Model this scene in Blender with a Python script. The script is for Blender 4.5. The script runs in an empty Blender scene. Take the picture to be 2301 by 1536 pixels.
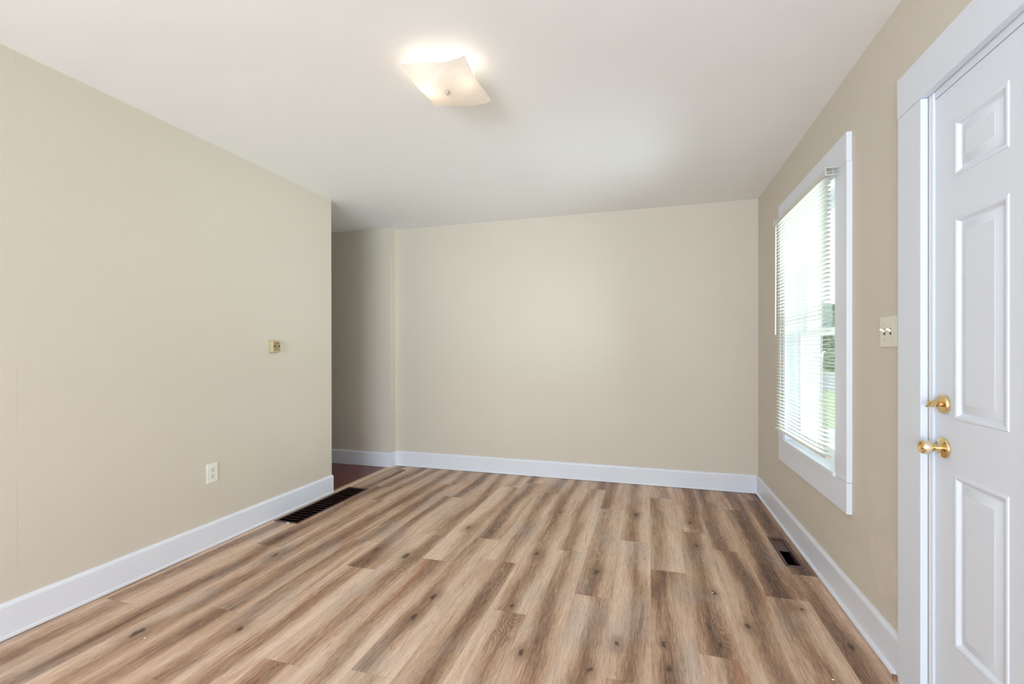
import bpy, bmesh, math, random
from mathutils import Vector, Matrix, noise
random.seed(11)
S = bpy.context.scene
COL = S.collection
PI = math.pi

# ------------------------------------------------------------------ camera
CAM_H = 1.180
YAW = math.radians(16.54)
cam = bpy.data.cameras.new('camera')
cam.sensor_fit = 'HORIZONTAL'
cam.sensor_width = 36.0
cam.lens = 36.0 * 1031.4 / 2301.0
cam.shift_y = (790.56 - 768.0) / 2301.0
cam.clip_start = 0.02
cam.clip_end = 400
cam_o = bpy.data.objects.new('camera', cam)
COL.objects.link(cam_o)
cam_o.location = (0, 0, CAM_H)
cam_o.rotation_euler = (math.radians(90 - 0.0927), math.radians(0.068), YAW)
S.camera = cam_o

# ------------------------------------------------------------------ colour management
S.view_settings.view_transform = 'Standard'
S.view_settings.look = 'None'
S.view_settings.gamma = 1.0
S.view_settings.use_curve_mapping = False
S.view_settings.exposure = 0.21
S.cycles.use_denoising = True
S.cycles.max_bounces = 14
S.cycles.diffuse_bounces = 8
S.cycles.transparent_max_bounces = 24
S.cycles.sample_clamp_indirect = 6.0
S.cycles.caustics_reflective = False
S.cycles.caustics_refractive = False

# ------------------------------------------------------------------ daylight: an overcast sky
W = bpy.data.worlds.new('world')
S.world = W
W.use_nodes = True
bg = W.node_tree.nodes['Background']
bg.inputs[0].default_value = (0.93, 0.99, 1.03, 1)
bg.inputs[1].default_value = 5.0

def area_light(name, loc, target, sx, sy, power, color):
    l = bpy.data.lights.new(name, 'AREA')
    l.shape = 'RECTANGLE'; l.size = sx; l.size_y = sy
    l.energy = power; l.color = color
    o = bpy.data.objects.new(name, l); COL.objects.link(o)
    o.location = loc
    d = Vector(target) - Vector(loc)
    o.rotation_euler = d.to_track_quat('-Z', 'Y').to_euler()
    return o
# fill lamp behind the camera, added at an invented window
FILL_COL = (0.80, 0.925, 1.0)
FILL_COL = (0.78, 0.92, 1.0)
FILL_COL = (0.76, 0.91, 1.0)
FILL_COL = (0.76, 0.91, 1.03)
FILL_COL = (0.76, 0.93, 1.03)
FILL_COL = (0.93, 1.03, 1.15)
FILL_COL = (0.92, 1.02, 1.14)
FILL_COL = (0.87, 1.02, 1.17)
FILL_COL = (0.86, 1.03, 1.20)
FILL_COL_RIGHT = (0.91, 1.01, 1.10)
area_light('fill_front_window', (-0.95, -3.62, 1.28), (-0.6, 4.0, 1.9), 2.3, 1.40, 84, FILL_COL)
# two added upward fill lamps, unseen behind the camera, brightening the ceiling
area_light('fill_up', (-0.8, -1.7, 0.8), (-0.8, 0.6, 2.44), 0.8, 0.5, 11, FILL_COL)
area_light('fill_up_low', (-0.8, -1.7, 0.1), (-0.8, -1.3, 2.44), 1.2, 1.2, 13, FILL_COL)
# added lamps outside the windows: more daylight indoors and upward fill for the ceiling
area_light('fill_right_window', (3.4, 2.5, 1.7), (-0.5, 3.1, 1.2), 2.4, 2.0, 215, FILL_COL_RIGHT)
area_light('ceiling_fill_window', (3.8, 2.7, -0.25), (0.9, 2.96, 1.35), 3.4, 1.3, 400, FILL_COL_RIGHT)
area_light('ceiling_fill_front', (-0.95, -7.0, 0.0), (-0.95, -3.6, 1.30), 3.4, 1.0, 165, FILL_COL)

# ------------------------------------------------------------------ helpers: tags
def tag(o, label=None, cat=None, group=None, kind=None):
    if label: o['label'] = label
    if cat: o['category'] = cat
    if group: o['group'] = group
    if kind: o['kind'] = kind
    return o
def empty(name, loc=(0, 0, 0)):
    o = bpy.data.objects.new(name, None)
    o.empty_display_size = 0.05
    COL.objects.link(o); o.location = loc
    return o
def obj(name, bm, mat, parent=None, smooth=False):
    me = bpy.data.meshes.new(name)
    bmesh.ops.recalc_face_normals(bm, faces=bm.faces)
    bm.to_mesh(me); bm.free()
    if smooth:
        for p in me.polygons: p.use_smooth = True
    o = bpy.data.objects.new(name, me)
    COL.objects.link(o)
    if mat: me.materials.append(mat)
    if parent:
        o.parent = parent
        o.matrix_parent_inverse = Matrix.Translation(parent.location).inverted()
    return o
def auto_smooth(o, deg=35):
    me = o.data
    for p in me.polygons: p.use_smooth = True
    b = bmesh.new(); b.from_mesh(me)
    for e in b.edges:
        if len(e.link_faces) == 2 and e.calc_face_angle(0) > math.radians(deg): e.smooth = False
    b.to_mesh(me); b.free()
    return o

# ------------------------------------------------------------------ helpers: shapes
def box(bm, x0, x1, y0, y1, z0, z1, bev=0.0, seg=2):
    t = bmesh.new()
    bmesh.ops.create_cube(t, size=1.0)
    for v in t.verts:
        v.co = Vector((x0 + (v.co.x + .5) * (x1 - x0), y0 + (v.co.y + .5) * (y1 - y0), z0 + (v.co.z + .5) * (z1 - z0)))
    if bev > 0:
        bmesh.ops.bevel(t, geom=list(t.edges), offset=bev, segments=seg, affect='EDGES', profile=0.7)
    merge(bm, t)
def merge(bm, t):
    vm = {}
    for v in t.verts: vm[v] = bm.verts.new(v.co)
    for f in t.faces:
        try: bm.faces.new([vm[v] for v in f.verts])
        except ValueError: pass
    t.free()
def lathe(bm, prof, origin, axis='z', n=32, sx=1.0):
    """prof: list of (distance along the axis, radius)"""
    ox, oy, oz = origin
    rings = []
    for d, r in prof:
        ring = []
        for i in range(n):
            a = 2 * PI * i / n
            c, s = r * math.cos(a), r * math.sin(a)
            if axis == 'z': p = (ox + c, oy + s, oz + d)
            elif axis == 'x': p = (ox + d, oy + c, oz + s)
            else: p = (ox + c, oy + d, oz + s)
            ring.append(bm.verts.new(p))
        rings.append(ring)
    for a, b in zip(rings, rings[1:]):
        for i in range(n):
            bm.faces.new((a[i], a[(i + 1) % n], b[(i + 1) % n], b[i]))
    if prof[0][1] > 1e-6: bm.faces.new(rings[0])
    if prof[-1][1] > 1e-6: bm.faces.new(rings[-1])
    bmesh.ops.remove_doubles(bm, verts=list(bm.verts), dist=1e-6)
def tube(bm, a, b, r, n=10):
    a, b = Vector(a), Vector(b)
    d = (b - a).normalized()
    u = d.orthogonal().normalized(); w = d.cross(u)
    ra, rb = [], []
    for i in range(n):
        t = 2 * PI * i / n
        o = (u * math.cos(t) + w * math.sin(t)) * r
        ra.append(bm.verts.new(a + o)); rb.append(bm.verts.new(b + o))
    for i in range(n): bm.faces.new((ra[i], ra[(i + 1) % n], rb[(i + 1) % n], rb[i]))
    bm.faces.new(ra); bm.faces.new(rb)
def prism(bm, prof, along, p0, p1):
    """closed 2D profile swept straight; along 'y': prof=(x,z), along 'x': prof=(y,z)"""
    A, B = [], []
    for a, b in prof:
        if along == 'y':
            A.append(bm.verts.new((a, p0, b))); B.append(bm.verts.new((a, p1, b)))
        else:
            A.append(bm.verts.new((p0, a, b))); B.append(bm.verts.new((p1, a, b)))
    n = len(prof)
    for i in range(n): bm.faces.new((A[i], A[(i + 1) % n], B[(i + 1) % n], B[i]))
    bm.faces.new(A); bm.faces.new(B)

# ------------------------------------------------------------------ helpers: materials
def srgb(r, g, b, k=1.0):
    f = lambda c: (c / 255 / 12.92) if c <= 10.3 else ((c / 255 + .055) / 1.055) ** 2.4
    return (min(1, f(r) * k), min(1, f(g) * k), min(1, f(b) * k), 1)
class NT:
    def __init__(s, name):
        s.m = bpy.data.materials.new(name); s.m.use_nodes = True
        s.t = s.m.node_tree; s.t.nodes.clear()
        s.out = s.n('ShaderNodeOutputMaterial')
    def n(s, typ, **kw):
        nd = s.t.nodes.new(typ)
        for k, v in kw.items(): setattr(nd, k, v)
        return nd
    def l(s, a, b): s.t.links.new(a, b)
    def val(s, sock, v):
        if hasattr(v, 'is_output') or isinstance(v, bpy.types.NodeSocket): s.l(v, sock)
        else: sock.default_value = v
    def math(s, op, a, b=None, c=None, clamp=False):
        nd = s.n('ShaderNodeMath', operation=op, use_clamp=clamp)
        s.val(nd.inputs[0], a)
        if b is not None: s.val(nd.inputs[1], b)
        if c is not None: s.val(nd.inputs[2], c)
        return nd.outputs[0]
    def vec(s, op, a, b=None):
        nd = s.n('ShaderNodeVectorMath', operation=op)
        s.val(nd.inputs[0], a)
        if b is not None: s.val(nd.inputs[1], b)
        return nd.outputs['Value'] if op in ('LENGTH', 'DOT_PRODUCT') else nd.outputs[0]
    def noise(s, vec, scale, detail=2, rough=.5, dist=0.0):
        nd = s.n('ShaderNodeTexNoise')
        if vec is not None: s.l(vec, nd.inputs['Vector'])
        nd.inputs['Scale'].default_value = scale; nd.inputs['Detail'].default_value = detail
        nd.inputs['Roughness'].default_value = rough; nd.inputs['Distortion'].default_value = dist
        return nd.outputs['Fac']
    def mapr(s, v, a, b, c=0.0, d=1.0, smooth=True):
        nd = s.n('ShaderNodeMapRange', interpolation_type='SMOOTHSTEP' if smooth else 'LINEAR')
        s.val(nd.inputs[0], v)
        for i, q in enumerate((a, b, c, d)): nd.inputs[1 + i].default_value = q
        return nd.outputs[0]
    def mix(s, f, a, b, blend='MIX'):
        nd = s.n('ShaderNodeMix', data_type='RGBA', blend_type=blend)
        s.val(nd.inputs[0], f); s.val(nd.inputs[6], a); s.val(nd.inputs[7], b)
        return nd.outputs[2]
    def ramp(s, f, stops):
        nd = s.n('ShaderNodeValToRGB'); s.l(f, nd.inputs[0])
        e = nd.color_ramp.elements
        while len(e) < len(stops): e.new(0.5)
        for i, (p, c) in enumerate(stops): e[i].position = p; e[i].color = c
        return nd.outputs[0]
    def bump(s, h, strength, dist):
        nd = s.n('ShaderNodeBump'); nd.inputs['Strength'].default_value = strength
        nd.inputs['Distance'].default_value = dist; s.l(h, nd.inputs['Height'])
        return nd.outputs[0]
    def pos(s): return s.n('ShaderNodeNewGeometry').outputs['Position']
    def objc(s): return s.n('ShaderNodeTexCoord').outputs['Object']
    def bsdf(s, color, rough=.5, metal=0.0, spec=.5, normal=None):
        p = s.n('ShaderNodeBsdfPrincipled')
        s.val(p.inputs['Base Color'], color); s.val(p.inputs['Roughness'], rough)
        p.inputs['Metallic'].default_value = metal; p.inputs['Specular IOR Level'].default_value = spec
        if normal is not None: s.l(normal, p.inputs['Normal'])
        return p
    def done(s, sh): s.l(sh, s.out.inputs[0]); return s.m

def mat_plain(name, col, rough=.5, metal=0.0, spec=.5, var=.06, scale=9.0, bump=0.0, bscale=60):
    k = NT(name)
    c = k.objc()
    f = k.noise(c, scale, 3)
    d = tuple(x * (1 - var) for x in col[:3]) + (1,)
    l = tuple(min(1, x * (1 + var)) for x in col[:3]) + (1,)
    col_s = k.mix(f, d, l)
    nrm = k.bump(k.noise(c, bscale, 2), bump, .002) if bump > 0 else None
    return k.done(k.bsdf(col_s, rough, metal, spec, nrm).outputs[0])

def mat_wall(name, col, scuffs=(), seam=None):
    k = NT(name)
    p = k.pos()
    f = k.noise(p, 1.3, 3, .5)
    c = k.mix(f, tuple(x * .97 for x in col[:3]) + (1,), tuple(min(1, x * 1.03) for x in col[:3]) + (1,))
    # touched-up paint patches
    for (cy, cz, ry, rz, amt) in scuffs:
        dn = k.vec('MULTIPLY', k.vec('SUBTRACT', p, (0, cy, cz)), (0, 1 / ry, 1 / rz))
        r = k.math('ADD', k.vec('LENGTH', dn), k.math('MULTIPLY', k.math('SUBTRACT', k.noise(p, 14, 3), .5), 1.6))
        m = k.math('MULTIPLY', k.mapr(r, 1.0, .75), amt)
        c = k.mix(m, c, tuple(min(1, x * 1.16) for x in col[:3]) + (1,))
    h = k.math('ADD', k.noise(p, 160, 2), k.math('MULTIPLY', k.noise(p, 9, 3), 2.0))
    if seam is not None:
        sp = k.n('ShaderNodeSeparateXYZ'); k.l(p, sp.inputs[0])
        dy = k.math('ABSOLUTE', k.math('SUBTRACT', k.math('ADD', sp.outputs[1], k.math('MULTIPLY', k.math('SUBTRACT', k.noise(p, 2.5, 2), .5), .012)), seam))
        m = k.math('MULTIPLY', k.mapr(dy, .0022, .0008), k.mapr(k.noise(p, 3.0, 3), .40, .60))
        c = k.mix(k.math('MULTIPLY', m, .16), c, (.18, .14, .10, 1))
    n = k.bump(h, .10, .004)
    return k.done(k.bsdf(c, .55, 0, .35, n).outputs[0])

WALL_C = srgb(208, 200, 187)
M_wall = mat_wall('beige_wall_paint', WALL_C)
M_wall_left = mat_wall('beige_wall_paint_seamed', WALL_C, seam=1.255)
M_wall_right = mat_wall('beige_wall_paint_touched_up', WALL_C,
    scuffs=((2.12, .36, .13, .11, .28), (2.42, .24, .34, .07, .22), (2.02, .34, .025, .06, .5), (2.16, .62, .09, .10, .15)))
def mat_ceiling():
    k = NT('white_ceiling_paint')
    p = k.pos()
    base = srgb(241, 242, 243)
    c = k.mix(k.noise(p, .9, 3), tuple(x * .97 for x in base[:3]) + (1,), base)
    h = k.math('ADD', k.math('MULTIPLY', k.mapr(k.noise(p, 2.2, 3, .55, .6), .58, .70), 1.0), k.math('MULTIPLY', k.noise(p, 120, 2), .12))
    return k.done(k.bsdf(c, .7, 0, .25, k.bump(h, .25, .003)).outputs[0])
M_ceil = mat_ceiling()
M_trim = mat_plain('white_semigloss_trim', srgb(223, 227, 237), .35, 0, .5, .015, 4, .06, 40)
M_door = mat_plain('cool_white_door_enamel', srgb(220, 226, 237), .38, 0, .5, .01, 3, .03, 60)
M_vinyl = mat_plain('white_vinyl_sash', srgb(236, 238, 238), .35)
M_brass = mat_plain('polished_brass', (0.88, 0.66, 0.34, 1), .13, 1.0, .5, .05, 30)
M_cream = mat_plain('pale_lacquered_brass', (0.86, 0.76, 0.55, 1), .28, .75, .5, .04, 30)
M_plate = mat_plain('ivory_plastic_plate', srgb(222, 219, 205), .4, 0, .5, .02)
M_toggle = mat_plain('ivory_toggle', srgb(236, 233, 220), .35)
M_outlet = mat_plain('white_outlet_plastic', srgb(228, 228, 220), .4, 0, .5, .02)
M_slot = mat_plain('dark_slot', srgb(70, 64, 54), .7)
M_screw = mat_plain('painted_screw', srgb(180, 176, 164), .45)
M_thermo = mat_plain('beige_thermostat_plastic', srgb(192, 182, 148), .45, 0, .5, .03)
M_thermo_face = mat_plain('tan_thermostat_face', srgb(168, 144, 110), .45, 0, .5, .03)
M_thermo_dark = mat_plain('brown_thermostat_scale', srgb(112, 88, 55), .5)
M_brown = mat_plain('brown_enamelled_metal', srgb(92, 66, 64), .42, .2, .5, .12, 25)
M_brown_dark = mat_plain('dark_brown_louver_metal', srgb(78, 46, 42), .5, .2, .4, .1, 20)
M_black = mat_plain('dark_duct_interior', srgb(22, 14, 12), .8, 0, .2)
M_white_metal = mat_plain('white_enamel_canopy', srgb(225, 222, 214), .4)
M_thresh = mat_plain('tan_threshold_strip', srgb(204, 182, 154), .4, 0, .5, .12, 30)
M_chip = mat_plain('white_paint_flake', srgb(235, 235, 230), .6)
M_gap = mat_plain('brown_bare_wood', srgb(150, 112, 92), .7)

def mat_slat():
    k = NT('white_vinyl_slat')
    c = k.mix(k.noise(k.objc(), 6, 2), srgb(226, 224, 217), srgb(233, 231, 225))
    b = k.bsdf(c, .35)
    tr = k.n('ShaderNodeBsdfTranslucent'); tr.inputs[0].default_value = (.9, .92, .9, 1)
    mx = k.n('ShaderNodeMixShader'); mx.inputs[0].default_value = .20
    k.l(b.outputs[0], mx.inputs[1]); k.l(tr.outputs[0], mx.inputs[2])
    return k.done(mx.outputs[0])
M_slat = mat_slat()
def mat_pane():
    k = NT('clear_window_glass')
    t = k.n('ShaderNodeBsdfTransparent'); t.inputs[0].default_value = (.93, .97, .95, 1)
    g = k.n('ShaderNodeBsdfGlossy'); g.inputs['Roughness'].default_value = .02
    k.l(k.bump(k.noise(k.objc(), 3, 1), .02, .01), g.inputs['Normal'])
    fr = k.n('ShaderNodeFresnel'); fr.inputs[0].default_value = 1.45
    mx = k.n('ShaderNodeMixShader')
    k.l(k.math('MULTIPLY', fr.outputs[0], .8), mx.inputs[0]); k.l(t.outputs[0], mx.inputs[1]); k.l(g.outputs[0], mx.inputs[2])
    return k.done(mx.outputs[0])
M_pane = mat_pane()
def mat_shade():
    k = NT('frosted_glass_shade')
    p = k.objc()
    wv = k.n('ShaderNodeTexWave', wave_type='RINGS')
    k.l(p, wv.inputs[0]); wv.inputs['Scale'].default_value = 22; wv.inputs['Distortion'].default_value = 9
    wv.inputs['Detail'].default_value = 2; wv.inputs['Detail Scale'].default_value = 1.2
    sw = k.math('MULTIPLY', k.mapr(wv.outputs['Fac'], .72, .95), k.mapr(k.noise(p, 11, 2), .5, .62))
    tr = k.n('ShaderNodeBsdfTranslucent'); tr.inputs[0].default_value = (.95, .92, .88, 1)
    df = k.bsdf((.92, .90, .86, 1), .25)
    tp = k.n('ShaderNodeBsdfTransparent'); tp.inputs[0].default_value = (1, .97, .92, 1)
    m1 = k.n('ShaderNodeMixShader'); m1.inputs[0].default_value = .52
    k.l(tr.outputs[0], m1.inputs[1]); k.l(df.outputs[0], m1.inputs[2])
    m2 = k.n('ShaderNodeMixShader')
    k.l(k.math('ADD', k.math('MULTIPLY', sw, .45), .02), m2.inputs[0]); k.l(m1.outputs[0], m2.inputs[1]); k.l(tp.outputs[0], m2.inputs[2])
    return k.done(m2.outputs[0])
M_shade = mat_shade()
def mat_bulb(name, strength):
    k = NT(name)
    f = k.noise(k.objc(), 30, 1)
    e = k.n('ShaderNodeEmission')
    k.l(k.mix(f, (1.0, .78, .58, 1), (1.0, .82, .64, 1)), e.inputs[0])
    e.inputs[1].default_value = strength
    return k.done(e.outputs[0])
M_bulb = mat_bulb('warm_lit_bulb', 11.5)
M_bulb_dim = mat_bulb('dim_warm_bulb', 4.5)

# ------------------------------------------------------------------ wood floor material
KNOTS = [(-0.267, 2.477, 1.2), (-0.123, 1.893, .8), (-0.48, 1.731, .8), (0.06, 1.944, .6), (0.073, 1.799, .8), (0.41, 2.175, .9),
         (0.774, 2.137, 1.0), (-0.086, 3.428, 1.2), (0.276, 3.373, 1.2), (0.279, 2.983, 1.0), (-0.623, 3.328, 1.0),
         (-1.342, 2.367, 1.3), (-1.557, 2.391, .8), (-0.994, 2.008, 1.0), (-1.001, 1.832, 1.1), (-0.627, 2.602, 1.0),
         (-1.157, 2.861, 1.0), (-2.236, 2.368, 1.2), (-2.08, 2.162, 1.2), (-2.06, 1.402, 1.3), (0.67, 2.39, .7),
         (-0.608, 2.041, .8), (0.308, 2.429, .8), (0.278, 2.0, .8), (-1.665, 1.541, 1.0), (-0.208, 1.714, .7)]
def mat_wood():
    k = NT('weathered_oak_plank')
    p = k.pos()
    at = lambda n: k.n('ShaderNodeAttribute', attribute_name=n).outputs['Fac']
    fx, ly, seed, tone, streak, warm = at('plank_fx'), at('plank_end'), at('plank_seed'), at('plank_tone'), at('plank_streak'), at('plank_warm')
    sp = k.n('ShaderNodeSeparateXYZ'); k.l(p, sp.inputs[0])
    cb = k.n('ShaderNodeCombineXYZ'); k.l(sp.outputs[0], cb.inputs[0]); k.l(sp.outputs[1], cb.inputs[1])
    k.l(k.math('MULTIPLY', seed, 37.0), cb.inputs[2])
    q = cb.outputs[0]
    S1 = k.vec('MULTIPLY', q, (11.0, .9, 1.0))
    S2 = k.vec('MULTIPLY', q, (40.0, 2.2, 1.0))
    S3 = k.vec('MULTIPLY', q, (230.0, 11.0, 1.0))
    S4 = k.vec('MULTIPLY', q, (4.0, 2.2, 1.0))
    n1 = k.noise(S1, 1.0, 3, .55, .5)
    n2 = k.noise(S2, 1.0, 4, .65, .35)
    n3 = k.noise(S3, 1.0, 3, .7)
    n4 = k.noise(S4, 1.0, 3, .5, .4)
    # a dark heart streak wandering along every board, pale sapwood edges
    wob = k.math('MULTIPLY', k.math('SUBTRACT', k.noise(k.vec('MULTIPLY', q, (0, 1.1, 1)), 1.0, 2), .5), .8)
    dx = k.math('ABSOLUTE', k.math('SUBTRACT', k.math('ADD', fx, wob), streak))
    heart = k.mapr(dx, .46, .02)
    # some boards were cut from a darker or paler stretch at one end
    dn, df, an, af = at('plank_dn'), at('plank_df'), at('plank_an'), at('plank_af')
    endd = k.math('ADD', k.math('MULTIPLY', an, k.mapr(dn, .55, 0.0)), k.math('MULTIPLY', af, k.mapr(df, .55, 0.0)))
    t = k.math('ADD', k.math('MULTIPLY', heart, .40), k.math('MULTIPLY', n1, .62))
    t = k.math('ADD', t, k.math('MULTIPLY', n2, .62))
    t = k.math('ADD', t, k.math('MULTIPLY', n3, .66))
    t = k.math('ADD', t, k.math('MULTIPLY', tone, .20))
    t = k.math('ADD', t, k.math('MULTIPLY', endd, .15))
    t = k.math('SUBTRACT', t, .80)
    c = k.ramp(t, [(.08, srgb(226, 200, 178)), (.34, srgb(203, 172, 147)), (.56, srgb(174, 140, 114)), (.80, srgb(128, 96, 76)), (1.0, srgb(88, 65, 52))])
    # silver-grey weathering and reddish streaks
    g = k.math('MULTIPLY', k.mapr(n4, .48, .70), .60)
    c = k.mix(g, c, k.mix(t, srgb(210, 193, 180), srgb(112, 95, 86)))
    n5 = k.noise(k.vec('MULTIPLY', q, (16.0, 1.7, 1.3)), 1.0, 2, .5, .8)
    c = k.mix(k.math('MULTIPLY', k.mapr(n5, .58, .74), k.math('MULTIPLY', warm, .75)), c, srgb(170, 112, 80))
    # cathedral figure: contour lines of a smooth stretched field, in the heart of some boards
    fld = k.noise(k.vec('MULTIPLY', q, (13.0, 2.6, 1.0)), 1.0, 1.5, .45, .15)
    jit = k.math('MULTIPLY', k.math('SUBTRACT', k.noise(k.vec('MULTIPLY', q, (90.0, 40.0, 1.0)), 1.0, 2), .5), 1.8)
    sn = k.math('SINE', k.math('ADD', k.math('MULTIPLY', fld, 150.0), jit))
    rm = k.math('MULTIPLY', k.mapr(k.noise(k.vec('MULTIPLY', q, (5.0, 2.4, 2.0)), 1.0, 1), .60, .67), k.mapr(dx, .38, .12))
    c = k.mix(k.math('MULTIPLY', k.math('MULTIPLY', rm, k.mapr(sn, .15, .95)), .40), c, srgb(104, 78, 60))
    c = k.mix(k.math('MULTIPLY', k.math('MULTIPLY', rm, k.mapr(sn, -.3, -.95)), .25), c, srgb(216, 192, 170))
    # dark checks across and along the grain
    ck = k.noise(k.vec('MULTIPLY', q, (55.0, 9.0, 1.0)), 1.0, 3, .6, 1.2)
    c = k.mix(k.math('MULTIPLY', k.mapr(ck, .66, .76), .55), c, srgb(88, 64, 50))
    bl = k.noise(k.vec('MULTIPLY', q, (21.0, 2.0, 1.0)), 1.0, 5, .66, .7)
    c = k.mix(k.math('MULTIPLY', k.math('MULTIPLY', k.mapr(bl, .55, .72), k.mapr(dx, .50, .20)), .55), c, srgb(116, 88, 72))
    tk = k.noise(k.vec('MULTIPLY', q, (170.0, 16.0, 1.0)), 1.0, 3, .6)
    c = k.mix(k.math('MULTIPLY', k.mapr(tk, .62, .74), .28), c, srgb(112, 86, 70))
    c = k.mix(k.math('MULTIPLY', k.mapr(tk, .36, .26), .22), c, srgb(226, 204, 186))
    po = k.noise(k.vec('MULTIPLY', q, (330.0, 20.0, 1.0)), 1.0, 2, .6)
    c = k.mix(k.math('MULTIPLY', k.mapr(po, .56, .70), .42), c, srgb(110, 82, 64))
    c = k.mix(k.math('MULTIPLY', k.mapr(po, .44, .32), .28), c, srgb(224, 202, 182))
    cr = k.noise(k.vec('MULTIPLY', q, (48.0, 5.0, 1.7)), 1.0, 4, .7, 1.6)
    c = k.mix(k.math('MULTIPLY', k.math('MULTIPLY', k.mapr(cr, .60, .68), k.mapr(dx, .42, .15)), .62), c, srgb(92, 68, 54))
    # knots
    wp = k.n('ShaderNodeTexNoise'); k.l(p, wp.inputs['Vector']); wp.inputs['Scale'].default_value = 30; wp.inputs['Detail'].default_value = 2
    pk = k.vec('ADD', p, k.vec('MULTIPLY', k.vec('SUBTRACT', wp.outputs['Color'], (.5, .5, .5)), (.022, .045, 0)))
    best = None
    for (kx, ky, s) in KNOTS:
        d = k.vec('LENGTH', k.vec('MULTIPLY', k.vec('SUBTRACT', pk, (kx, ky, 0)), (1 / (.012 * s), 1 / (.026 * s), 0)))
        best = d if best is None else k.math('MINIMUM', best, d)
    halo = k.math('MULTIPLY', k.mapr(best, 5.0, 1.0), .45)
    c = k.mix(halo, c, srgb(118, 88, 66))
    core = k.math('MULTIPLY', k.mapr(best, 1.35, .45), .85)
    c = k.mix(core, c, srgb(72, 55, 46))
    # hairline joints
    e1 = k.math('MINIMUM', fx, k.math('SUBTRACT', 1.0, fx))
    j = k.math('MAXIMUM', k.mapr(e1, .010, .003), k.mapr(ly, .0028, .001))
    c = k.mix(k.math('MULTIPLY', j, .16), c, srgb(70, 52, 42))
    h = k.math('SUBTRACT', k.math('ADD', k.math('MULTIPLY', n3, .5), k.math('MULTIPLY', n2, .4)), k.math('MULTIPLY', j, .5))
    rough = k.math('ADD', .40, k.math('MULTIPLY', n2, .15))
    return k.done(k.bsdf(c, rough, 0, .42, k.bump(h, .12, .002)).outputs[0])
M_wood = mat_wood()
def mat_red():
    k = NT('red_brown_laminate')
    p = k.pos()
    q = k.vec('MULTIPLY', p, (4.0, 42.0, 1.0))
    n = k.noise(q, 1.0, 4, .6, .3)
    c = k.ramp(n, [(.25, srgb(88, 34, 30)), (.55, srgb(122, 54, 48)), (.8, srgb(142, 72, 62))])
    br = k.n('ShaderNodeTexBrick'); k.l(p, br.inputs[0])
    br.inputs['Scale'].default_value = 1.0; br.inputs['Mortar Size'].default_value = .0012
    br.inputs['Brick Width'].default_value = 1.2; br.inputs['Row Height'].default_value = .19
    br.inputs['Color1'].default_value = (1, 1, 1, 1); br.inputs['Color2'].default_value = (.78, .74, .74, 1); br.inputs['Mortar'].default_value = (.25, .2, .2, 1)
    c = k.mix(1.0, c, br.outputs[0], 'MULTIPLY')
    return k.done(k.bsdf(c, .3, 0, .5).outputs[0])
M_red = mat_red()

# ------------------------------------------------------------------ room dimensions (metres)
XR, XL, YB, YF, ZC = 0.874, -2.54, 4.228, -3.50, 2.44
XS = -2.520                      # face of the short return where the hall opens
YH = 4.128                       # hall wall
YE = 3.250                       # end of the left wall
HX = -4.70                       # far end of the hall
# window opening / door opening in the right wall
WY0, WY1, WZ0, WZ1 = 2.525, 3.402, 0.585, 2.028
DY0, DY1, DZ1 = 1.000, 1.815, 2.0035

def struct(o, **kw):
    o['kind'] = 'structure'; return o

# ------------------------------------------------------------------ floor: every plank row with its joints
PW, PX0, PL = 0.1785, 0.011, 1.265
JOINTS = {4: [2.75], 3: [2.468], 2: [2.955], 1: [1.923, 3.197], 0: [2.595], -1: [1.685, 2.943], -2: [2.228], -3: [2.697], -4: [1.987, 3.264],
          -5: [2.455, 3.749], -6: [1.462], -7: [2.366, 3.824], -8: [1.421], -9: [2.166], -10: [2.482], -11: [1.638], -12: [1.929], -13: [2.256], -14: [1.55], -15: [2.0]}
RV = (0.736, 0.804, 2.852, 3.234)       # hole under the small register
LV = (-2.488, -2.316, 2.604, 3.408)     # hole under the return grille
def cut(rects, hole):
    out = []
    hx0, hx1, hy0, hy1 = hole
    for (a, b, c, d) in rects:
        if hx0 >= b or hx1 <= a or hy0 >= d or hy1 <= c: out.append((a, b, c, d)); continue
        if a < hx0: out.append((a, hx0, c, d))
        if hx1 < b: out.append((hx1, b, c, d))
        x0, x1 = max(a, hx0), min(b, hx1)
        if c < hy0: out.append((x0, x1, c, hy0))
        if hy1 < d: out.append((x0, x1, hy1, d))
    return out
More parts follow.
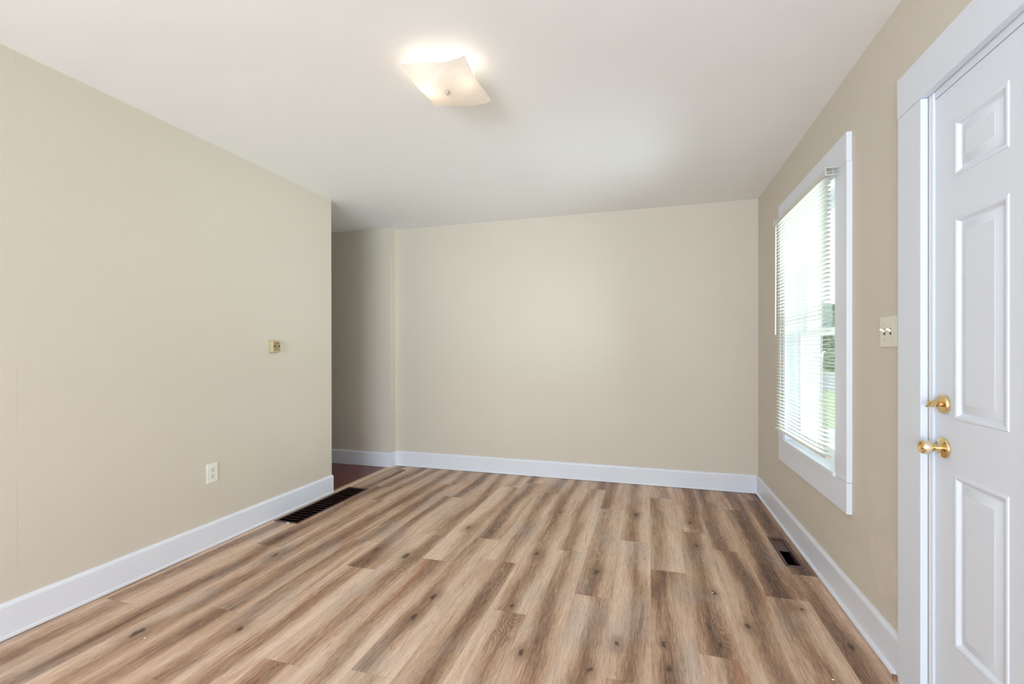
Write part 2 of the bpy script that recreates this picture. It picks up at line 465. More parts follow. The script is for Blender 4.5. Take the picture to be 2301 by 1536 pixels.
# boards whose near (an) or far (af) end is darker (+) or paler (-), keyed by row and joint
NEAR_END = {(0, 2.595): -.4, (1, 1.923): 1.3, (3, 2.468): 1.2, (-2, 2.228): .8, (-7, 2.366): -.7, (-9, 2.166): 1.3, (-5, 2.455): -.6, (-4, 1.987): -.6, (-11, 1.638): -.3, (-13, 2.256): .7}
ROW_TONE = {4: .9, 3: .6, -12: .3, -13: .35, -14: .3, -11: .2, -1: -.2, -4: -.2}
FAR_END = {(0, 2.595): 1.2, (1, 1.923): -.4, (-2, 2.228): -.5, (-7, 2.366): 1.2, (-9, 2.166): -.6, (-5, 2.455): .5, (-4, 1.987): .6, (-1, 2.943): -.6, (-3, 2.697): -.6, (-11, 1.638): .9, (-5, 3.749): .9}
def build_floor():
    bm = bmesh.new()
    L = {n: bm.verts.layers.float.new(n) for n in ('plank_dn', 'plank_df', 'plank_an', 'plank_af', 'plank_fx', 'plank_end', 'plank_seed', 'plank_tone', 'plank_streak', 'plank_warm')}
    rnd = random.Random(5)
    for n, js in JOINTS.items():
        xa, xb = PX0 + n * PW, PX0 + (n + 1) * PW
        ys = sorted(js)
        while ys[0] > YF: ys.insert(0, ys[0] - PL)
        while ys[-1] < YB: ys.append(ys[-1] + PL)
        for y0, y1 in zip(ys, ys[1:]):
            seed, tone = rnd.random(), rnd.random() + ROW_TONE.get(n, 0)
            streak, warm = rnd.uniform(.20, .80), rnd.random()
            an = NEAR_END.get((n, round(y0, 3)), rnd.uniform(-.35, .35)); af = FAR_END.get((n, round(y1, 3)), rnd.uniform(-.35, .35))
            x0, x1 = max(xa, XL - .02), min(xb, XR)
            c0, c1 = max(y0, YF), min(y1, YB)
            if x1 - x0 < .002 or c1 - c0 < .002: continue
            rects = cut(cut([(x0, x1, c0, c1)], RV), LV)
            for (a, b, c, d) in rects:
                # split at the ends so that the distance-to-end attribute interpolates linearly
                segs = [c, d] if (d - c) < .02 else [c, c + .008, d - .008, d]
                for s0, s1 in zip(segs, segs[1:]):
                    vs = []
                    for (x, y) in ((a, s0), (b, s0), (b, s1), (a, s1)):
                        v = bm.verts.new((x, y, 0))
                        v[L['plank_fx']] = (x - xa) / PW
                        v[L['plank_end']] = min(abs(y - y0), abs(y1 - y), .02)
                        v[L['plank_dn']] = y - y0; v[L['plank_df']] = y1 - y; v[L['plank_an']] = an; v[L['plank_af']] = af
                        v[L['plank_seed']] = seed; v[L['plank_tone']] = tone
                        v[L['plank_streak']] = streak; v[L['plank_warm']] = warm
                        vs.append(v)
                    bm.faces.new(vs)
    me = bpy.data.meshes.new('floor')
    bm.to_mesh(me); bm.free()
    o = bpy.data.objects.new('floor', me); COL.objects.link(o)
    me.materials.append(M_wood)
    return struct(o)
build_floor()
b = bmesh.new(); box(b, HX, XL - .02, YE - 2.0, YH, -.03, 0)
struct(obj('floor_hall', b, M_red))
# threshold strip between the two floors
b = bmesh.new()
prism(b, [(-2.562, 0), (-2.556, .006), (-2.535, .0075), (-2.514, .006), (-2.508, 0)], 'y', YE + .012, YH)
struct(obj('trim_1', b, M_thresh))

# ------------------------------------------------------------------ ceiling, slightly uneven like old plaster
def build_ceiling():
    bm = bmesh.new()
    nx, ny = 120, 130
    x0, x1, y0, y1 = HX - .1, XR + .2, YF - .2, YB + .2
    vs = []
    for j in range(ny + 1):
        row = []
        for i in range(nx + 1):
            x = x0 + (x1 - x0) * i / nx; y = y0 + (y1 - y0) * j / ny
            z = ZC + .004 * noise.noise(Vector((x * 1.1, y * 1.1, 3.3))) + .0022 * noise.noise(Vector((x * 7, y * 7, 9.1)))
            row.append(bm.verts.new((x, y, z)))
        vs.append(row)
    for j in range(ny):
        for i in range(nx):
            bm.faces.new((vs[j][i], vs[j + 1][i], vs[j + 1][i + 1], vs[j][i + 1]))
    top = [bm.verts.new(p) for p in ((x0, y0, ZC + .1), (x1, y0, ZC + .1), (x1, y1, ZC + .1), (x0, y1, ZC + .1))]
    bm.faces.new(top)
    o = obj('ceiling', bm, M_ceil, smooth=True)
    return struct(o)
build_ceiling()

# ------------------------------------------------------------------ walls
ZT = ZC + .02
b = bmesh.new(); box(b, XL - .13, XL, YF, YE, -.03, ZT)
struct(obj('wall_left', b, M_wall_left))
b = bmesh.new(); box(b, XS, XR + .17, YB, YB + .15, -.03, ZT)
struct(obj('wall_back', b, M_wall))
b = bmesh.new(); box(b, HX, XS, YH, YB + .15, -.03, ZT)
struct(obj('wall_hall', b, M_wall))
b = bmesh.new(); box(b, HX - .1, HX, YE - 2, YB, -.03, ZT); box(b, HX, XL - .13, YE - 2.1, YE - 2.0, -.03, ZT)
struct(obj('wall_hall_end', b, M_wall))
def wall_with_openings(bm, x0, x1, y0, y1, z0, z1, holes):
    ys = sorted({y0, y1, *[h[0] for h in holes], *[h[1] for h in holes]})
    zs = sorted({z0, z1, *[h[2] for h in holes], *[h[3] for h in holes]})
    def solid(i, j):
        if i < 0 or j < 0 or i >= len(ys) - 1 or j >= len(zs) - 1: return False
        cy, cz = (ys[i] + ys[i + 1]) / 2, (zs[j] + zs[j + 1]) / 2
        return not any(h[0] < cy < h[1] and h[2] < cz < h[3] for h in holes)
    V = {}
    def v(x, y, z):
        k_ = (x, round(y, 5), round(z, 5))
        if k_ not in V: V[k_] = bm.verts.new(k_)
        return V[k_]
    for i in range(len(ys) - 1):
        for j in range(len(zs) - 1):
            if not solid(i, j): continue
            a, c, d, e = ys[i], ys[i + 1], zs[j], zs[j + 1]
            for x in (x0, x1): bm.faces.new((v(x, a, d), v(x, c, d), v(x, c, e), v(x, a, e)))
            for (di, dj, p, q_) in ((-1, 0, (a, d), (a, e)), (1, 0, (c, d), (c, e)), (0, -1, (a, d), (c, d)), (0, 1, (a, e), (c, e))):
                if not solid(i + di, j + dj):
                    bm.faces.new((v(x0, *p), v(x1, *p), v(x1, *q_), v(x0, *q_)))
SWY0, SWY1, SWZ0, SWZ1 = -1.32, -.38, .62, 2.03          # unseen side opening behind the camera, invented to even out the light
b = bmesh.new()
wall_with_openings(b, XR, XR + .165, YF, YB, -.03, ZT, [(WY0, WY1, WZ0, WZ1), (DY0, DY1, -.03, DZ1), (SWY0, SWY1, SWZ0, SWZ1)])
struct(obj('wall_right', b, M_wall_right))
b = bmesh.new()
FX0, FX1, FZ0, FZ1 = -2.15, .25, .55, 2.0  # unseen opening, invented to let the front fill light in
box(b, XL - .13, FX0, YF - .1, YF, -.03, ZT); box(b, FX1, XR + .165, YF - .1, YF, -.03, ZT)
box(b, FX0, FX1, YF - .1, YF, -.03, FZ0); box(b, FX0, FX1, YF - .1, YF, FZ1, ZT)
struct(obj('wall_front', b, M_wall))

# ------------------------------------------------------------------ baseboards
BH = .148
def base_prof(f, d, h=BH):
    # f: wall face coordinate, d: direction into the room
    return [(f, .002), (f + d * .0155, .002), (f + d * .0155, h - .016), (f + d * .0135, h - .009), (f + d * .008, h - .002), (f, h)]
def shoe_prof(f, d, slim=1.0):
    f = f + d * .0155
    d *= slim
    return [(f, .003), (f + d * .011, .003), (f + d * .0108, .010), (f + d * .008, .0155), (f + d * .004, .018), (f, .019)]
def baseboard(name, along, f, d, p0, p1, shoe=True, h=BH, s1=None, slim=1.0):
    b = bmesh.new(); prism(b, base_prof(f, d, h), along, p0, p1)
    o = struct(obj(name, b, M_trim))
    if shoe:
        b = bmesh.new(); prism(b, shoe_prof(f, d, slim), along, s1 if s1 is not None else p0, p1)
        obj('shoe_moulding', b, M_trim, o)
    return o
baseboard('baseboard_left', 'y', XL, 1, YF, YE + .004, h=.150, slim=.3)
baseboard('baseboard_back', 'x', YB, -1, XS + .0155, XR - .0155, h=.152)
baseboard('baseboard_right', 'y', XR, -1, 1.962, YB - .012, s1=1.985)
baseboard('baseboard_return', 'y', XS, 1, YH - .0155, YB, shoe=False)
baseboard('baseboard_hall', 'x', YH, -1, HX, XS, shoe=False)
# little bare block left where the shoe moulding stops short of the door casing
b = bmesh.new(); box(b, XR - .030, XR - .016, 1.964, 1.984, .001, .011, .002)
obj('bare_end', b, M_gap, bpy.data.objects['baseboard_right'])

# ------------------------------------------------------------------ window in the right wall
win = struct(empty('window_1', (XR, (WY0 + WY1) / 2, WZ0)))
CF = .022                      # casing thickness
CY0, CY1, CZ0, CZ1 = 2.398, 3.526, .446, 2.163
b = bmesh.new(); box(b, XR - CF, XR, CY0 + .004, CY1 - .003, WZ1 + .002, CZ1, .0025)
obj('head_casing', b, M_trim, win)
for ya, yb in ((CY0, WY0 - .002), (WY1 + .002, CY1)):
    b = bmesh.new(); box(b, XR - CF - .0005, XR, ya, yb, .5885, WZ1 + .0005, .0025)
    obj('side_casing', b, M_trim, win)
b = bmesh.new(); box(b, XR - CF, XR, CY0 + .002, CY1 - .003, CZ0, .587, .0025)
obj('apron', b, M_trim, win)
# lining of the opening
JX0, JX1 = XR - CF + .003, XR + .185
b = bmesh.new()
box(b, JX0, JX1, WY0 - .0, WY0 + .018, WZ0, WZ1)
box(b, JX0, JX1, WY1 - .018, WY1, WZ0, WZ1)
box(b, JX0, JX1, WY0 + .018, WY1 - .018, WZ1 - .018, WZ1)
obj('jamb_lining', b, M_trim, win)
b = bmesh.new(); box(b, XR - CF - .012, XR + .062, WY0 + .0, WY1, WZ0 - .002, WZ0 + .018, .004, 3)
obj('stool', b, M_trim, win)
b = bmesh.new(); box(b, XR + .062, JX1 + .03, WY0 + .018, WY1 - .018, WZ0 - .01, WZ0 + .012, .003)
obj('outer_sill', b, M_trim, win)
def sash(name, xa, xb, za, zb, top, bot):
    ya, yb, st = WY0 + .0185, WY1 - .0185, .046
    b = bmesh.new()
    box(b, xa, xb, ya, ya + st, za, zb, .003); box(b, xa, xb, yb - st, yb, za, zb, .003)
    box(b, xa, xb, ya + st, yb - st, zb - top, zb, .003); box(b, xa, xb, ya + st, yb - st, za, za + bot, .003)
    o = obj(name, b, M_vinyl, win)
    b = bmesh.new(); xm = (xa + xb) / 2
    box(b, xm - .002, xm + .002, ya + st - .006, yb - st + .006, za + bot - .006, zb - top + .006)
    g = obj('glass_pane', b, M_pane, o); g['label'] = 'clear glass'
    return o
sash('upper_sash', XR + .098, XR + .131, 1.268, WZ1 - .019, .05, .034)
low = sash('lower_sash', XR + .060, XR + .0965, WZ0 + .0185, 1.306, .036, .06)
b = bmesh.new(); box(b, XR + .050, XR + .060, 2.93, 2.99, 1.288, 1.306, .003)
obj('sash_lock', b, M_vinyl, low)

# ------------------------------------------------------------------ mini blind hung over that window
blind = tag(empty('window_blind', (XR - .055, 2.955, 2.05)), 'white slatted mini blind hanging down over the window, slats open, wand at its far side', 'blind')
BY0, BY1, BX = 2.505, 3.412, XR - .056
b = bmesh.new()
for xa, xb, za, zb in ((BX - .0145, BX - .0133, 2.012, 2.038), (BX + .0133, BX + .0145, 2.012, 2.038), (BX - .0145, BX + .0145, 2.012, 2.0132)): box(b, xa, xb, BY0, BY1, za, zb, .0004)
obj('head_rail', b, M_slat, blind)
for ya, yb in ((BY0 - .016, BY0 + .026), (BY1 - .022, BY1 + .016)):
    b = bmesh.new()
    box(b, BX - .019, XR - CF - .0008, ya, yb, 2.0385, 2.0415, .0008)
    box(b, BX - .019, XR - CF - .0008, ya, yb, 2.0045, 2.0075, .0008)
    box(b, BX - .0195, BX - .0165, ya, yb, 2.0075, 2.0385, .0006)
    if ya > 3: box(b, BX - .0165, XR - CF - .0008, yb - .003, yb, 2.0075, 2.0385, .0006)
    obj('mounting_bracket', b, M_slat, blind)
# one curved slat, then copies sharing its mesh
PITCH, NS = .0213, 62
def slat_bm():
    bm = bmesh.new()
    w, n = .025, 6
    top, bot = [], []
    tilt = math.radians(-6)
    for i in range(n + 1):
        u = (i / n - .5)
        x, z = u * w, .0024 * (1 - 4 * u * u)
        for lst, dz in ((top, .0003), (bot, -.0003)):
            lst.append((x * math.cos(tilt) - (z + dz) * math.sin(tilt), x * math.sin(tilt) + (z + dz) * math.cos(tilt)))
    prism(bm, top + bot[::-1], 'y', BY0 + .006 - 2.955, BY1 - .004 - 2.955)
    return bm
first = obj('slat', slat_bm(), M_slat, blind, smooth=False)
auto_smooth(first, 50)
first.matrix_parent_inverse = Matrix()
for i in range(NS):
    o = first if i == 0 else first.copy()
    if i: COL.objects.link(o); o.parent = blind
    o.matrix_parent_inverse = Matrix()
    o.location = (BX - blind.location.x, 0, (2.000 - i * PITCH) - blind.location.z)
zb = 2.000 - NS * PITCH
b = bmesh.new(); box(b, BX - .013, BX + .013, BY0 + .004, BY1 - .002, zb - .012, zb + .002, .003)
obj('bottom_rail', b, M_slat, blind)
for yc in (BY0 + .13, (BY0 + BY1) / 2, BY1 - .13):
    b = bmesh.new()
    for dx in (-.0128, .0128): tube(b, (BX + dx, yc, zb), (BX + dx, yc, 2.012), .0007, 6)
    obj('ladder_cord', b, M_slat, blind)
b = bmesh.new(); tube(b, (BX - .024, BY1 - .055, 1.285), (BX - .0215, BY1 - .055, 1.99), .0038, 6); tube(b, (BX - .0215, BY1 - .055, 1.99), (BX - .0165, BY1 - .055, 2.016), .0015, 6)
obj('tilt_wand', b, M_slat, blind)

# ------------------------------------------------------------------ front door in the right wall
DX = XR + .005
door = None
def build_door():
    bm = bmesh.new()
    y0, y1, z0, z1 = DY0 + .027, DY1 - .027, .012, 1.978
    st = .094; pw = .218
    cols = [(y1 - st - pw, y1 - st), (y0 + st, y0 + st + pw)]
    rows = [(.292, .810), (.972, 1.580), (1.697, 1.867)]
    ys = sorted({y0, y1, *[q for c in cols for q in c]}); zs = sorted({z0, z1, *[q for r in rows for q in r]})
    V = {}
    def v(x, y, z):
        k_ = (round(x, 5), round(y, 5), round(z, 5))
        if k_ not in V: V[k_] = bm.verts.new(k_)
        return V[k_]
    for i in range(len(ys) - 1):
        for j in range(len(zs) - 1):
            a, c, d, e = ys[i], ys[i + 1], zs[j], zs[j + 1]
            if (a, c) in cols and (d, e) in rows: continue
            bm.faces.new((v(DX, a, d), v(DX, a, e), v(DX, c, e), v(DX, c, d)))
    prof = [(0, 0), (.003, .0026), (.008, .0034), (.013, .0018), (.017, -.0034), (.021, -.0066), (.0245, -.0066), (.027, -.0056), (.050, .0002), (.0515, .0012)]
    for (a, c) in cols:
        for (d, e) in rows:
            prev = None
            for (ins, h) in prof:
                ring = [v(DX - h, a + ins, d + ins), v(DX - h, c - ins, d + ins), v(DX - h, c - ins, e - ins), v(DX - h, a + ins, e - ins)]
                if prev:
                    for i in range(4): bm.faces.new((prev[i], prev[(i + 1) % 4], ring[(i + 1) % 4], ring[i]))
                prev = ring
            bm.faces.new(prev)
    # edges and the outdoor face
    t = DX + .044
    loops = [(ys, z0), (ys, z1)]
    bm.faces.new([v(DX, y, z0) for y in ys] + [v(t, y1, z0), v(t, y0, z0)])
    bm.faces.new([v(DX, y, z1) for y in ys] + [v(t, y1, z1), v(t, y0, z1)])
    bm.faces.new([v(DX, y0, z) for z in zs] + [v(t, y0, z1), v(t, y0, z0)])
    bm.faces.new([v(DX, y1, z) for z in zs] + [v(t, y1, z1), v(t, y1, z0)])
    bm.faces.new([v(t, y0, z0), v(t, y1, z0), v(t, y1, z1), v(t, y0, z1)])
    o = obj('door_1', bm, M_door)
    auto_smooth(o, 20)
    return struct(o)
door = build_door()
# jamb lining with the stop behind the slab
b = bmesh.new()
box(b, XR - .001, XR + .165, DY1 - .024, DY1, 0, DZ1, .0015)
box(b, XR - .001, XR + .165, DY0, DY0 + .024, 0, DZ1, .0015)
box(b, XR + .0025, XR + .165, DY0 + .024, DY1 - .024, 1.9805, DZ1)
box(b, DX + .047, DX + .062, DY1 - .040, DY1 - .024, 0, 1.98); box(b, DX + .047, DX + .062, DY0 + .024, DY0 + .040, 0, 1.98)
box(b, DX + .047, DX + .062, DY0 + .024, DY1 - .024, 1.963, 1.980)
box(b, DX + .0, XR + .165, DY0 + .024, DY1 - .024, -.028, .008)
struct(obj('trim_2', b, M_door))
# casing around the door
case = struct(empty('trim_3', (XR, 1.4, 0)))
b = bmesh.new(); box(b, XR - CF - .001, XR - .0015, DY0 - .15, 1.963, 2.003, 2.140, .0025)
obj('head_casing', b, M_door, case)
for ya, yb in ((1.817, 1.960), (DY0 - .145, DY0 - .002)):
    b = bmesh.new(); box(b, XR - CF, XR - .0015, ya, yb, .001, 2.0015, .0025)
    obj('side_casing', b, M_door, case)
# lock set
KY, KZ = 1.744, .879
def xl(bm, prof, y, z, n=36): lathe(bm, [(-d, r) for d, r in prof], (DX, y, z), 'x', n)
knob = bmesh.new()
xl(knob, [(.0, .0315), (.003, .0322), (.006, .0312), (.0085, .0275), (.0100, .0170), (.012, .0140)], KY, KZ)
kb = obj('door_knob', knob, M_brass, door); auto_smooth(kb, 40); kb['label'] = 'polished brass door knob'
b = bmesh.new(); xl(b, [(.0095, .0120), (.020, .0100), (.026, .0092), (.030, .0120), (.034, .0165), (.0375, .0190)], KY, KZ)
auto_smooth(obj('knob_neck', b, M_brass, kb), 40)
b = bmesh.new(); xl(b, [(.0372, .0185), (.040, .0208), (.046, .0219), (.052, .0216), (.0555, .0206)], KY, KZ)
auto_smooth(obj('knob_grip', b, M_cream, kb), 40)
b = bmesh.new(); xl(b, [(.0550, .0206), (.0575, .0203), (.0605, .0182), (.0600, .0140), (.0570, .0112), (.0568, .0)], KY, KZ)
auto_smooth(obj('knob_face', b, M_brass, kb), 40)
b = bmesh.new(); xl(b, [(.0560, .0078), (.0590, .0076), (.0605, .0060), (.0605, .0)], KY, KZ, 20)
box(b, DX - .066, DX - .060, KY - .0058, KY + .0058, KZ - .0016, KZ + .0016, .0006)
auto_smooth(obj('turn_button', b, M_brass, kb), 40)
b = bmesh.new(); lathe(b, [(0, .0), (.0004, .003), (.0015, .0032), (.002, .0)], (DX - .0108, KY - .020, KZ - .004), 'x', 10)
obj('screw', b, M_slot, kb)
DBY, DBZ = 1.741, 1.015
b = bmesh.new(); xl(b, [(.0, .0290), (.003, .0297), (.0075, .0288), (.0105, .0262), (.0112, .0150), (.0112, .0)], DBY, DBZ)
db = obj('deadbolt', b, M_brass, door); auto_smooth(db, 40); db['label'] = 'polished brass deadbolt with thumb turn'
b = bmesh.new(); xl(b, [(.0105, .0085), (.014, .0080), (.018, .0055), (.018, .0)], DBY, DBZ, 20)
t = bmesh.new(); box(t, -.030, 0, -.0165, .0165, -.0038, .0038, .0015)
for vtx in t.verts:
    s = (-vtx.co.x) / .030
    vtx.co.y *= (.55 + .45 * s)
    vtx.co.z *= (1.1 - .4 * s)
bmesh.ops.rotate(t, verts=t.verts, cent=(0, 0, 0), matrix=Matrix.Rotation(math.radians(-40), 3, 'X'))
bmesh.ops.translate(t, verts=t.verts, vec=(DX - .0135, DBY, DBZ))
merge(b, t)
auto_smooth(obj('thumb_turn', b, M_brass, db), 40)

# ------------------------------------------------------------------ double light switch beside the door
sw = tag(empty('light_switch', (XR, 2.0725, 1.2525)), 'ivory two-gang toggle light switch plate on the wall beside the door casing', 'light switch')
b = bmesh.new(); box(b, XR - .0065, XR - .0002, 2.0075, 2.1300, 1.1950, 1.3100, .0022)
obj('cover_plate', b, M_plate, sw)
for yc in (2.0465, 2.0930):
    b = bmesh.new(); box(b, XR - .0072, XR - .006, yc - .0052, yc + .0052, 1.2405, 1.2645, .0003)
    obj('toggle_slot', b, M_slot, sw)
    t = bmesh.new(); box(t, -.0185, 0.0, -.0046, .0046, -.0055, .0055, .0014)
    for vtx in t.verts: 
        if vtx.co.x < -.01: vtx.co.z *= .72
    bmesh.ops.rotate(t, verts=t.verts, cent=(0, 0, 0), matrix=Matrix.Rotation(math.radians(24), 3, 'Y'))
    bmesh.ops.translate(t, verts=t.verts, vec=(XR - .0055, yc, 1.2545))
    obj('toggle', t, M_toggle, sw)
    for zc in (1.2225, 1.2825):
        b = bmesh.new(); lathe(b, [(0, .0032), (-.0008, .003), (-.0011, .0)], (XR - .0064, yc, zc), 'x', 12)
        obj('screw', b, M_screw, sw)

# ------------------------------------------------------------------ duplex outlet low on the left wall
ou = tag(empty('electrical_outlet', (XL, 2.150, .4445)), 'white duplex electrical outlet plate low on the left wall', 'outlet')
b = bmesh.new(); box(b, XL + .0002, XL + .0062, 2.114, 2.186, .387, .503, .0022)
obj('cover_plate', b, M_outlet, ou)
for zc in (.4255, .4640):
    b = bmesh.new()
    ring = []
    pts = [(.0165 * math.cos(a), .0165 * math.sin(a)) for a in [2 * PI * i / 32 for i in range(32)]]
    pts = [(p, max(-.0125, min(.0125, q))) for p, q in pts]
    A = [b.verts.new((XL + .0060, 2.150 + p, zc + q)) for p, q in pts]; B = [b.verts.new((XL + .0076, 2.150 + p * .96, zc + q * .96)) for p, q in pts]
    for i in range(32): b.faces.new((A[i], A[(i + 1) % 32], B[(i + 1) % 32], B[i]))
    b.faces.new(B); b.faces.new(A)
    r = obj('receptacle', b, M_plate, ou)
    b = bmesh.new()
    for dy, hh in ((-.0064, .0045), (.0064, .0038)): box(b, XL + .0072, XL + .0079, 2.150 + dy - .0013, 2.150 + dy + .0013, zc + .0030 - hh, zc + .0030 + hh)
    lathe(b, [(0, .0027), (.0006, .0027)], (XL + .0073, 2.150, zc - .0075), 'x', 12)
    obj('slots', b, M_slot, r)
b = bmesh.new(); lathe(b, [(0, .0032), (.001, .003), (.0014, 0)], (XL + .006, 2.150, .4447), 'x', 12)
obj('screw', b, M_screw, ou)

# ------------------------------------------------------------------ thermostat on the left wall
th = tag(empty('thermostat', (XL, 2.626, 1.216)), 'small beige box thermostat at mid height on the left wall near its end', 'thermostat')
b = bmesh.new(); box(b, XL + .0002, XL + .006, 2.586, 2.668, 1.171, 1.261, .002)
obj('back_plate', b, M_thermo, th)
b = bmesh.new(); box(b, XL + .0055, XL + .030, 2.590, 2.664, 1.176, 1.257, .004, 3)
obj('case', b, M_thermo, th)
b = bmesh.new(); box(b, XL + .0295, XL + .0312, 2.600, 2.657, 1.183, 1.249, .0008)
fc = obj('face_panel', b, M_thermo_face, th)
b = bmesh.new(); box(b, XL + .0310, XL + .0318, 2.601, 2.656, 1.210, 1.226)
obj('setting_window', b, M_thermo_dark, fc)
b = bmesh.new(); box(b, XL + .0310, XL + .0316, 2.614, 2.642, 1.2375, 1.2435)
obj('nameplate', b, M_thermo_dark, fc)
b = bmesh.new(); box(b, XL + .0310, XL + .0316, 2.610, 2.622, 1.196, 1.2005); box(b, XL + .0310, XL + .0316, 2.629, 2.639, 1.195, 1.2005)
obj('scale_marks', b, M_thermo_dark, fc)
b = bmesh.new(); box(b, XL + .030, XL + .0375, 2.626, 2.632, 1.212, 1.224, .001)
obj('setting_lever', b, M_thermo, th)

# ------------------------------------------------------------------ floor registers
rv = tag(empty('floor_register', (.7685, 3.043, 0)), 'small brown floor register beside the right baseboard, half of its opening uncovered', 'floor vent')
b = bmesh.new()
X0, X1, Y0, Y1 = .7215, .8185, 2.838, 3.248
prof_b = .0155
def frame(bm, x0, x1, y0, y1, w, h, lip):
    o_ = [(x0, y0), (x1, y0), (x1, y1), (x0, y1)]
    rings = []
    for (ins, z) in ((0, .0004), (.002, h), (w - .002, h), (w, h - .0012), (w, -lip)):
        rings.append([bm.verts.new((x, y, z)) for x, y in ((x0 + ins, y0 + ins), (x1 - ins, y0 + ins), (x1 - ins, y1 - ins), (x0 + ins, y1 - ins))])
    for a, c in zip(rings, rings[1:]):
        for i in range(4): bm.faces.new((a[i], a[(i + 1) % 4], c[(i + 1) % 4], c[i]))
frame(b, X0, X1, Y0, Y1, .0175, .004, .02)
obj('frame', b, M_brown, rv)
b = bmesh.new()
box(b, X0 + .018, X1 - .018, 3.058, Y1 - .018, -.006, -.004, .0006)
obj('damper_plate', b, M_brown, rv)
b = bmesh.new()
for (xa, xb, ya, yb) in ((RV[0], RV[0] + .001, RV[2], RV[3]), (RV[1] - .001, RV[1], RV[2], RV[3]), (RV[0], RV[1], RV[2], RV[2] + .001), (RV[0], RV[1], RV[3] - .001, RV[3])):
    box(b, xa, xb, ya, yb, -.20, -.0005)
box(b, RV[0], RV[1], RV[2], RV[3], -.201, -.2)
obj('duct', b, M_black, rv)

lv = tag(empty('return_air_grille', (-2.4065, 3.006, 0)), 'long dark brown return air grille in the floor along the left baseboard', 'floor vent')
b = bmesh.new()
X0, X1, Y0, Y1 = -2.502, -2.302, 2.590, 3.425
frame(b, X0, X1, Y0, Y1, .0145, .004, .02)
obj('frame', b, M_brown, lv)
nsl = 18
for i in range(nsl):
    yc = Y0 + .0145 + (Y1 - Y0 - .029) * (i + .5) / nsl
    t = bmesh.new(); box(t, X0 + .0148, X1 - .0148, -.0135, .0135, -.0009, .0009)
    bmesh.ops.rotate(t, verts=t.verts, cent=(0, 0, 0), matrix=Matrix.Rotation(math.radians(-35), 3, 'X'))
    bmesh.ops.translate(t, verts=t.verts, vec=(0, yc, -.0085))
    obj('slat', t, M_brown_dark, lv)
b = bmesh.new()
for (xa, xb, ya, yb) in ((LV[0], LV[0] + .001, LV[2], LV[3]), (LV[1] - .001, LV[1], LV[2], LV[3]), (LV[0], LV[1], LV[2], LV[2] + .001), (LV[0], LV[1], LV[3] - .001, LV[3])):
    box(b, xa, xb, ya, yb, -.20, -.0005)
box(b, LV[0], LV[1], LV[2], LV[3], -.201, -.2)
obj('duct', b, M_black, lv)

# ------------------------------------------------------------------ crumbs of paint on the floor
def chip(x, y, s, label, name='paint_flake'):
    bm = bmesh.new()
    bmesh.ops.create_icosphere(bm, subdivisions=2, radius=1)
    for v in bm.verts:
        n = 1 + .35 * noise.noise(v.co * 2 + Vector((x * 9, y * 7, 0)))
        v.co = Vector((x + v.co.x * s * n, y + v.co.y * s * .8 * n, s * .35 + v.co.z * s * .35 * n))
    o = obj(name, bm, M_chip)
    tag(o, label, 'debris', 'paint flakes fallen on the floor')
chip(-2.375, 2.583, .010, 'larger white paint flake lying against the near end of the long dark grille')
chip(.30, 2.425, .0042, 'tiny white paint flake on the planks toward the window')
chip(.635, 1.905, .0045, 'tiny white paint flake on the planks nearest the front door')
chip(-1.172, 2.635, .0048, 'tiny white paint flake in the middle of the plank floor')
chip(-1.99, 1.38, .0042, 'tiny white paint flake on the planks in front of the left baseboard')

# ------------------------------------------------------------------ ceiling light
LX, LY = -.850, 1.864
cl = tag(empty('ceiling_light', (LX, LY, ZC)), 'lit ceiling light with a square wavy frosted glass shade on a white canopy', 'ceiling light')
b = bmesh.new(); lathe(b, [(.002, .078), (-.004, .080), (-.012, .078), (-.024, .066), (-.032, .046), (-.036, .024), (-.036, 0)], (LX + .006, LY - .016, ZC), 'z', 40)
auto_smooth(obj('canopy', b, M_white_metal, cl), 40)
b = bmesh.new(); tube(b, (LX, LY, ZC - .03), (LX, LY, 2.322), .0032, 10)
obj('rod', b, M_white_metal, cl)
b = bmesh.new(); lathe(b, [(0.004, .010), (0, .012), (-.004, .011), (-.008, .007), (-.013, .006), (-.016, .0)], (LX, LY, 2.326), 'z', 20)
auto_smooth(obj('finial', b, M_screw, cl), 40)
def bulb(sx, mat):
    dirv = -1 if sx < 0 else 1
    base = LX + dirv * .018
    b = bmesh.new(); lathe(b, [(0, .0), (0, .018), (dirv * .030, .019), (dirv * .032, .0)], (base, LY, 2.392), 'x', 20)
    s = obj('socket', b, M_white_metal, cl)
    b = bmesh.new()
    lathe(b, [(dirv * .032, .0), (dirv * .033, .012), (dirv * .045, .015), (dirv * .058, .022), (dirv * .072, .0275), (dirv * .084, .0285), (dirv * .096, .0245), (dirv * .104, .015), (dirv * .107, .0)], (base, LY, 2.392), 'x', 24)
    auto_smooth(obj('bulb', b, mat, cl), 60)
bulb(-1, M_bulb); bulb(1, M_bulb_dim)
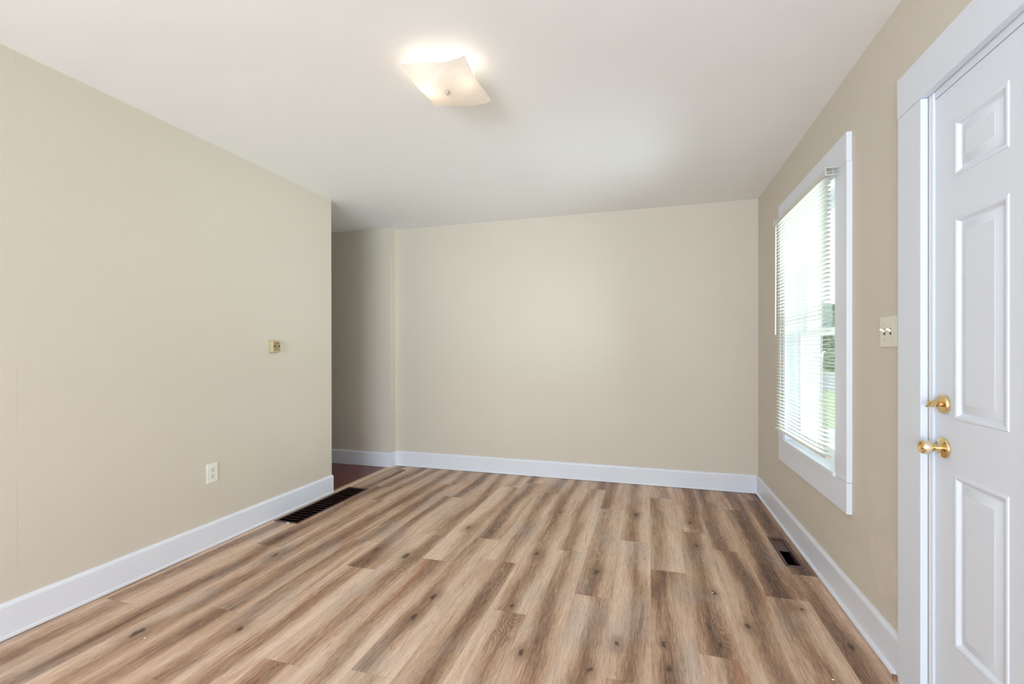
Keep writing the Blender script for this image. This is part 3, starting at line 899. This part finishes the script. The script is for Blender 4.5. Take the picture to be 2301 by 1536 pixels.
def shade():
    A, B_, C_, D = Vector((-.990, 1.700, 2.368)), Vector((-.711, 1.724, 2.366)), Vector((-.706, 2.040, 2.345)), Vector((-.974, 2.002, 2.340))
    n = 40
    bm = bmesh.new(); layers = []
    for off in (0.0, .004):
        g = []
        for j in range(n + 1):
            row = []
            for i in range(n + 1):
                u, v = i / n, j / n
                p = (A * (1 - u) + B_ * u) * (1 - v) + (D * (1 - u) + C_ * u) * v
                a, c = 2 * u - 1, 2 * v - 1
                r = (1 - abs(a) ** 2) * (1 - abs(c) ** 2)
                z = p.z - .024 * r
                # gently rippled rim, edges pulled in between the points
                z += .006 * math.sin(u * PI * 2.0 + .4) * abs(c) ** 3 + .006 * math.sin(v * PI * 2.0 + 2.2) * abs(a) ** 3
                cx, cy = LX, LY
                pin = .02 * ((1 - a * a) * abs(c) ** 2 + (1 - c * c) * abs(a) ** 2)
                row.append(bm.verts.new((p.x + (cx - p.x) * pin, p.y + (cy - p.y) * pin, z + off)))
            g.append(row)
        layers.append(g)
    for g in layers:
        for j in range(n):
            for i in range(n): bm.faces.new((g[j][i], g[j][i + 1], g[j + 1][i + 1], g[j + 1][i]))
    lo, hi = layers
    for i in range(n):
        bm.faces.new((lo[0][i], lo[0][i + 1], hi[0][i + 1], hi[0][i])); bm.faces.new((lo[n][i], lo[n][i + 1], hi[n][i + 1], hi[n][i]))
        bm.faces.new((lo[i][0], lo[i + 1][0], hi[i + 1][0], hi[i][0])); bm.faces.new((lo[i][n], lo[i + 1][n], hi[i + 1][n], hi[i][n]))
    o = obj('shade', bm, M_shade, cl)
    auto_smooth(o, 50)
shade()

# ------------------------------------------------------------------ outdoors, seen through the window
GZ = -.55
def mat_ground(name, a, b_, sc):
    k = NT(name); p = k.pos()
    return k.done(k.bsdf(k.mix(k.noise(p, sc, 4, .6), a, b_), .9, 0, .2).outputs[0])
M_grass = mat_ground('summer_lawn', (.30, .37, .22, 1), (.42, .48, .32, 1), 3.0)
M_conc = mat_ground('pale_concrete', (.55, .55, .54, 1), (.66, .66, .65, 1), 6.0)
M_road = mat_ground('grey_asphalt', (.30, .31, .33, 1), (.38, .39, .41, 1), 8.0)
M_leaf = mat_ground('tree_foliage', (.13, .18, .12, 1), (.28, .35, .24, 1), 3.5)
M_bark = mat_ground('tree_bark', (.09, .07, .05, 1), (.16, .12, .09, 1), 9.0)
b = bmesh.new(); box(b, 1.12, 120, -40, 140, GZ - .1, GZ); struct(obj('lawn', b, M_grass))
b = bmesh.new(); box(b, 1.5, 5.2, 4.5, 11.5, GZ, GZ + .05, .01); struct(obj('driveway', b, M_conc))
b = bmesh.new(); box(b, 1.5, 60, 23.0, 41, GZ + .001, GZ + .03); struct(obj('road', b, M_road))
def tree(x, y, h, r, seed, label, name='tree', trunk=True):
    rnd = random.Random(seed)
    root = tag(empty(name, (x, y, GZ)), label, 'tree' if trunk else 'bush')
    if trunk:
        b = bmesh.new(); lathe(b, [(0, .38), (.4, .26), (h * .3, .20), (h * .55, .12)], (x, y, GZ), 'z', 14)
        obj('trunk', b, M_bark, root)
    b = bmesh.new()
    for i in range(16):
        a, q = rnd.uniform(0, 2 * PI), rnd.uniform(0, 1)
        c = Vector((x + math.cos(a) * r * .62 * math.sqrt(q), y + math.sin(a) * r * .62 * math.sqrt(q), GZ + (h * rnd.uniform(.42, .86) if trunk else r * rnd.uniform(.25, .62))))
        rr = r * rnd.uniform(.34, .52)
        t = bmesh.new(); bmesh.ops.create_icosphere(t, subdivisions=4, radius=rr)
        for v in t.verts:
            d = v.co.normalized()
            n = 1 + .28 * noise.noise(d * 2.3 + c) + .22 * noise.noise(d * 7 + c) + .14 * noise.noise(d * 17 + c)
            v.co = c + v.co * n
            v.co.z = max(v.co.z, GZ + .02)
        merge(b, t)
    obj('crown' if trunk else 'foliage', b, M_leaf, root)
tree(18.6, 55, 6.2, 4.2, 2, 'leafy green tree across the street, seen through the right part of the blind')
tree(10.0, 60, 7.5, 4.6, 3, 'leafy green tree across the street, hidden behind the far window jamb')
tree(29.0, 52, 6.5, 4.4, 4, 'leafy green tree across the street, furthest to the right beyond the window')
tree(16.4, 46, 3.0, 1.8, 6, 'low dark green bush at the road edge beyond the window', 'bush', False)
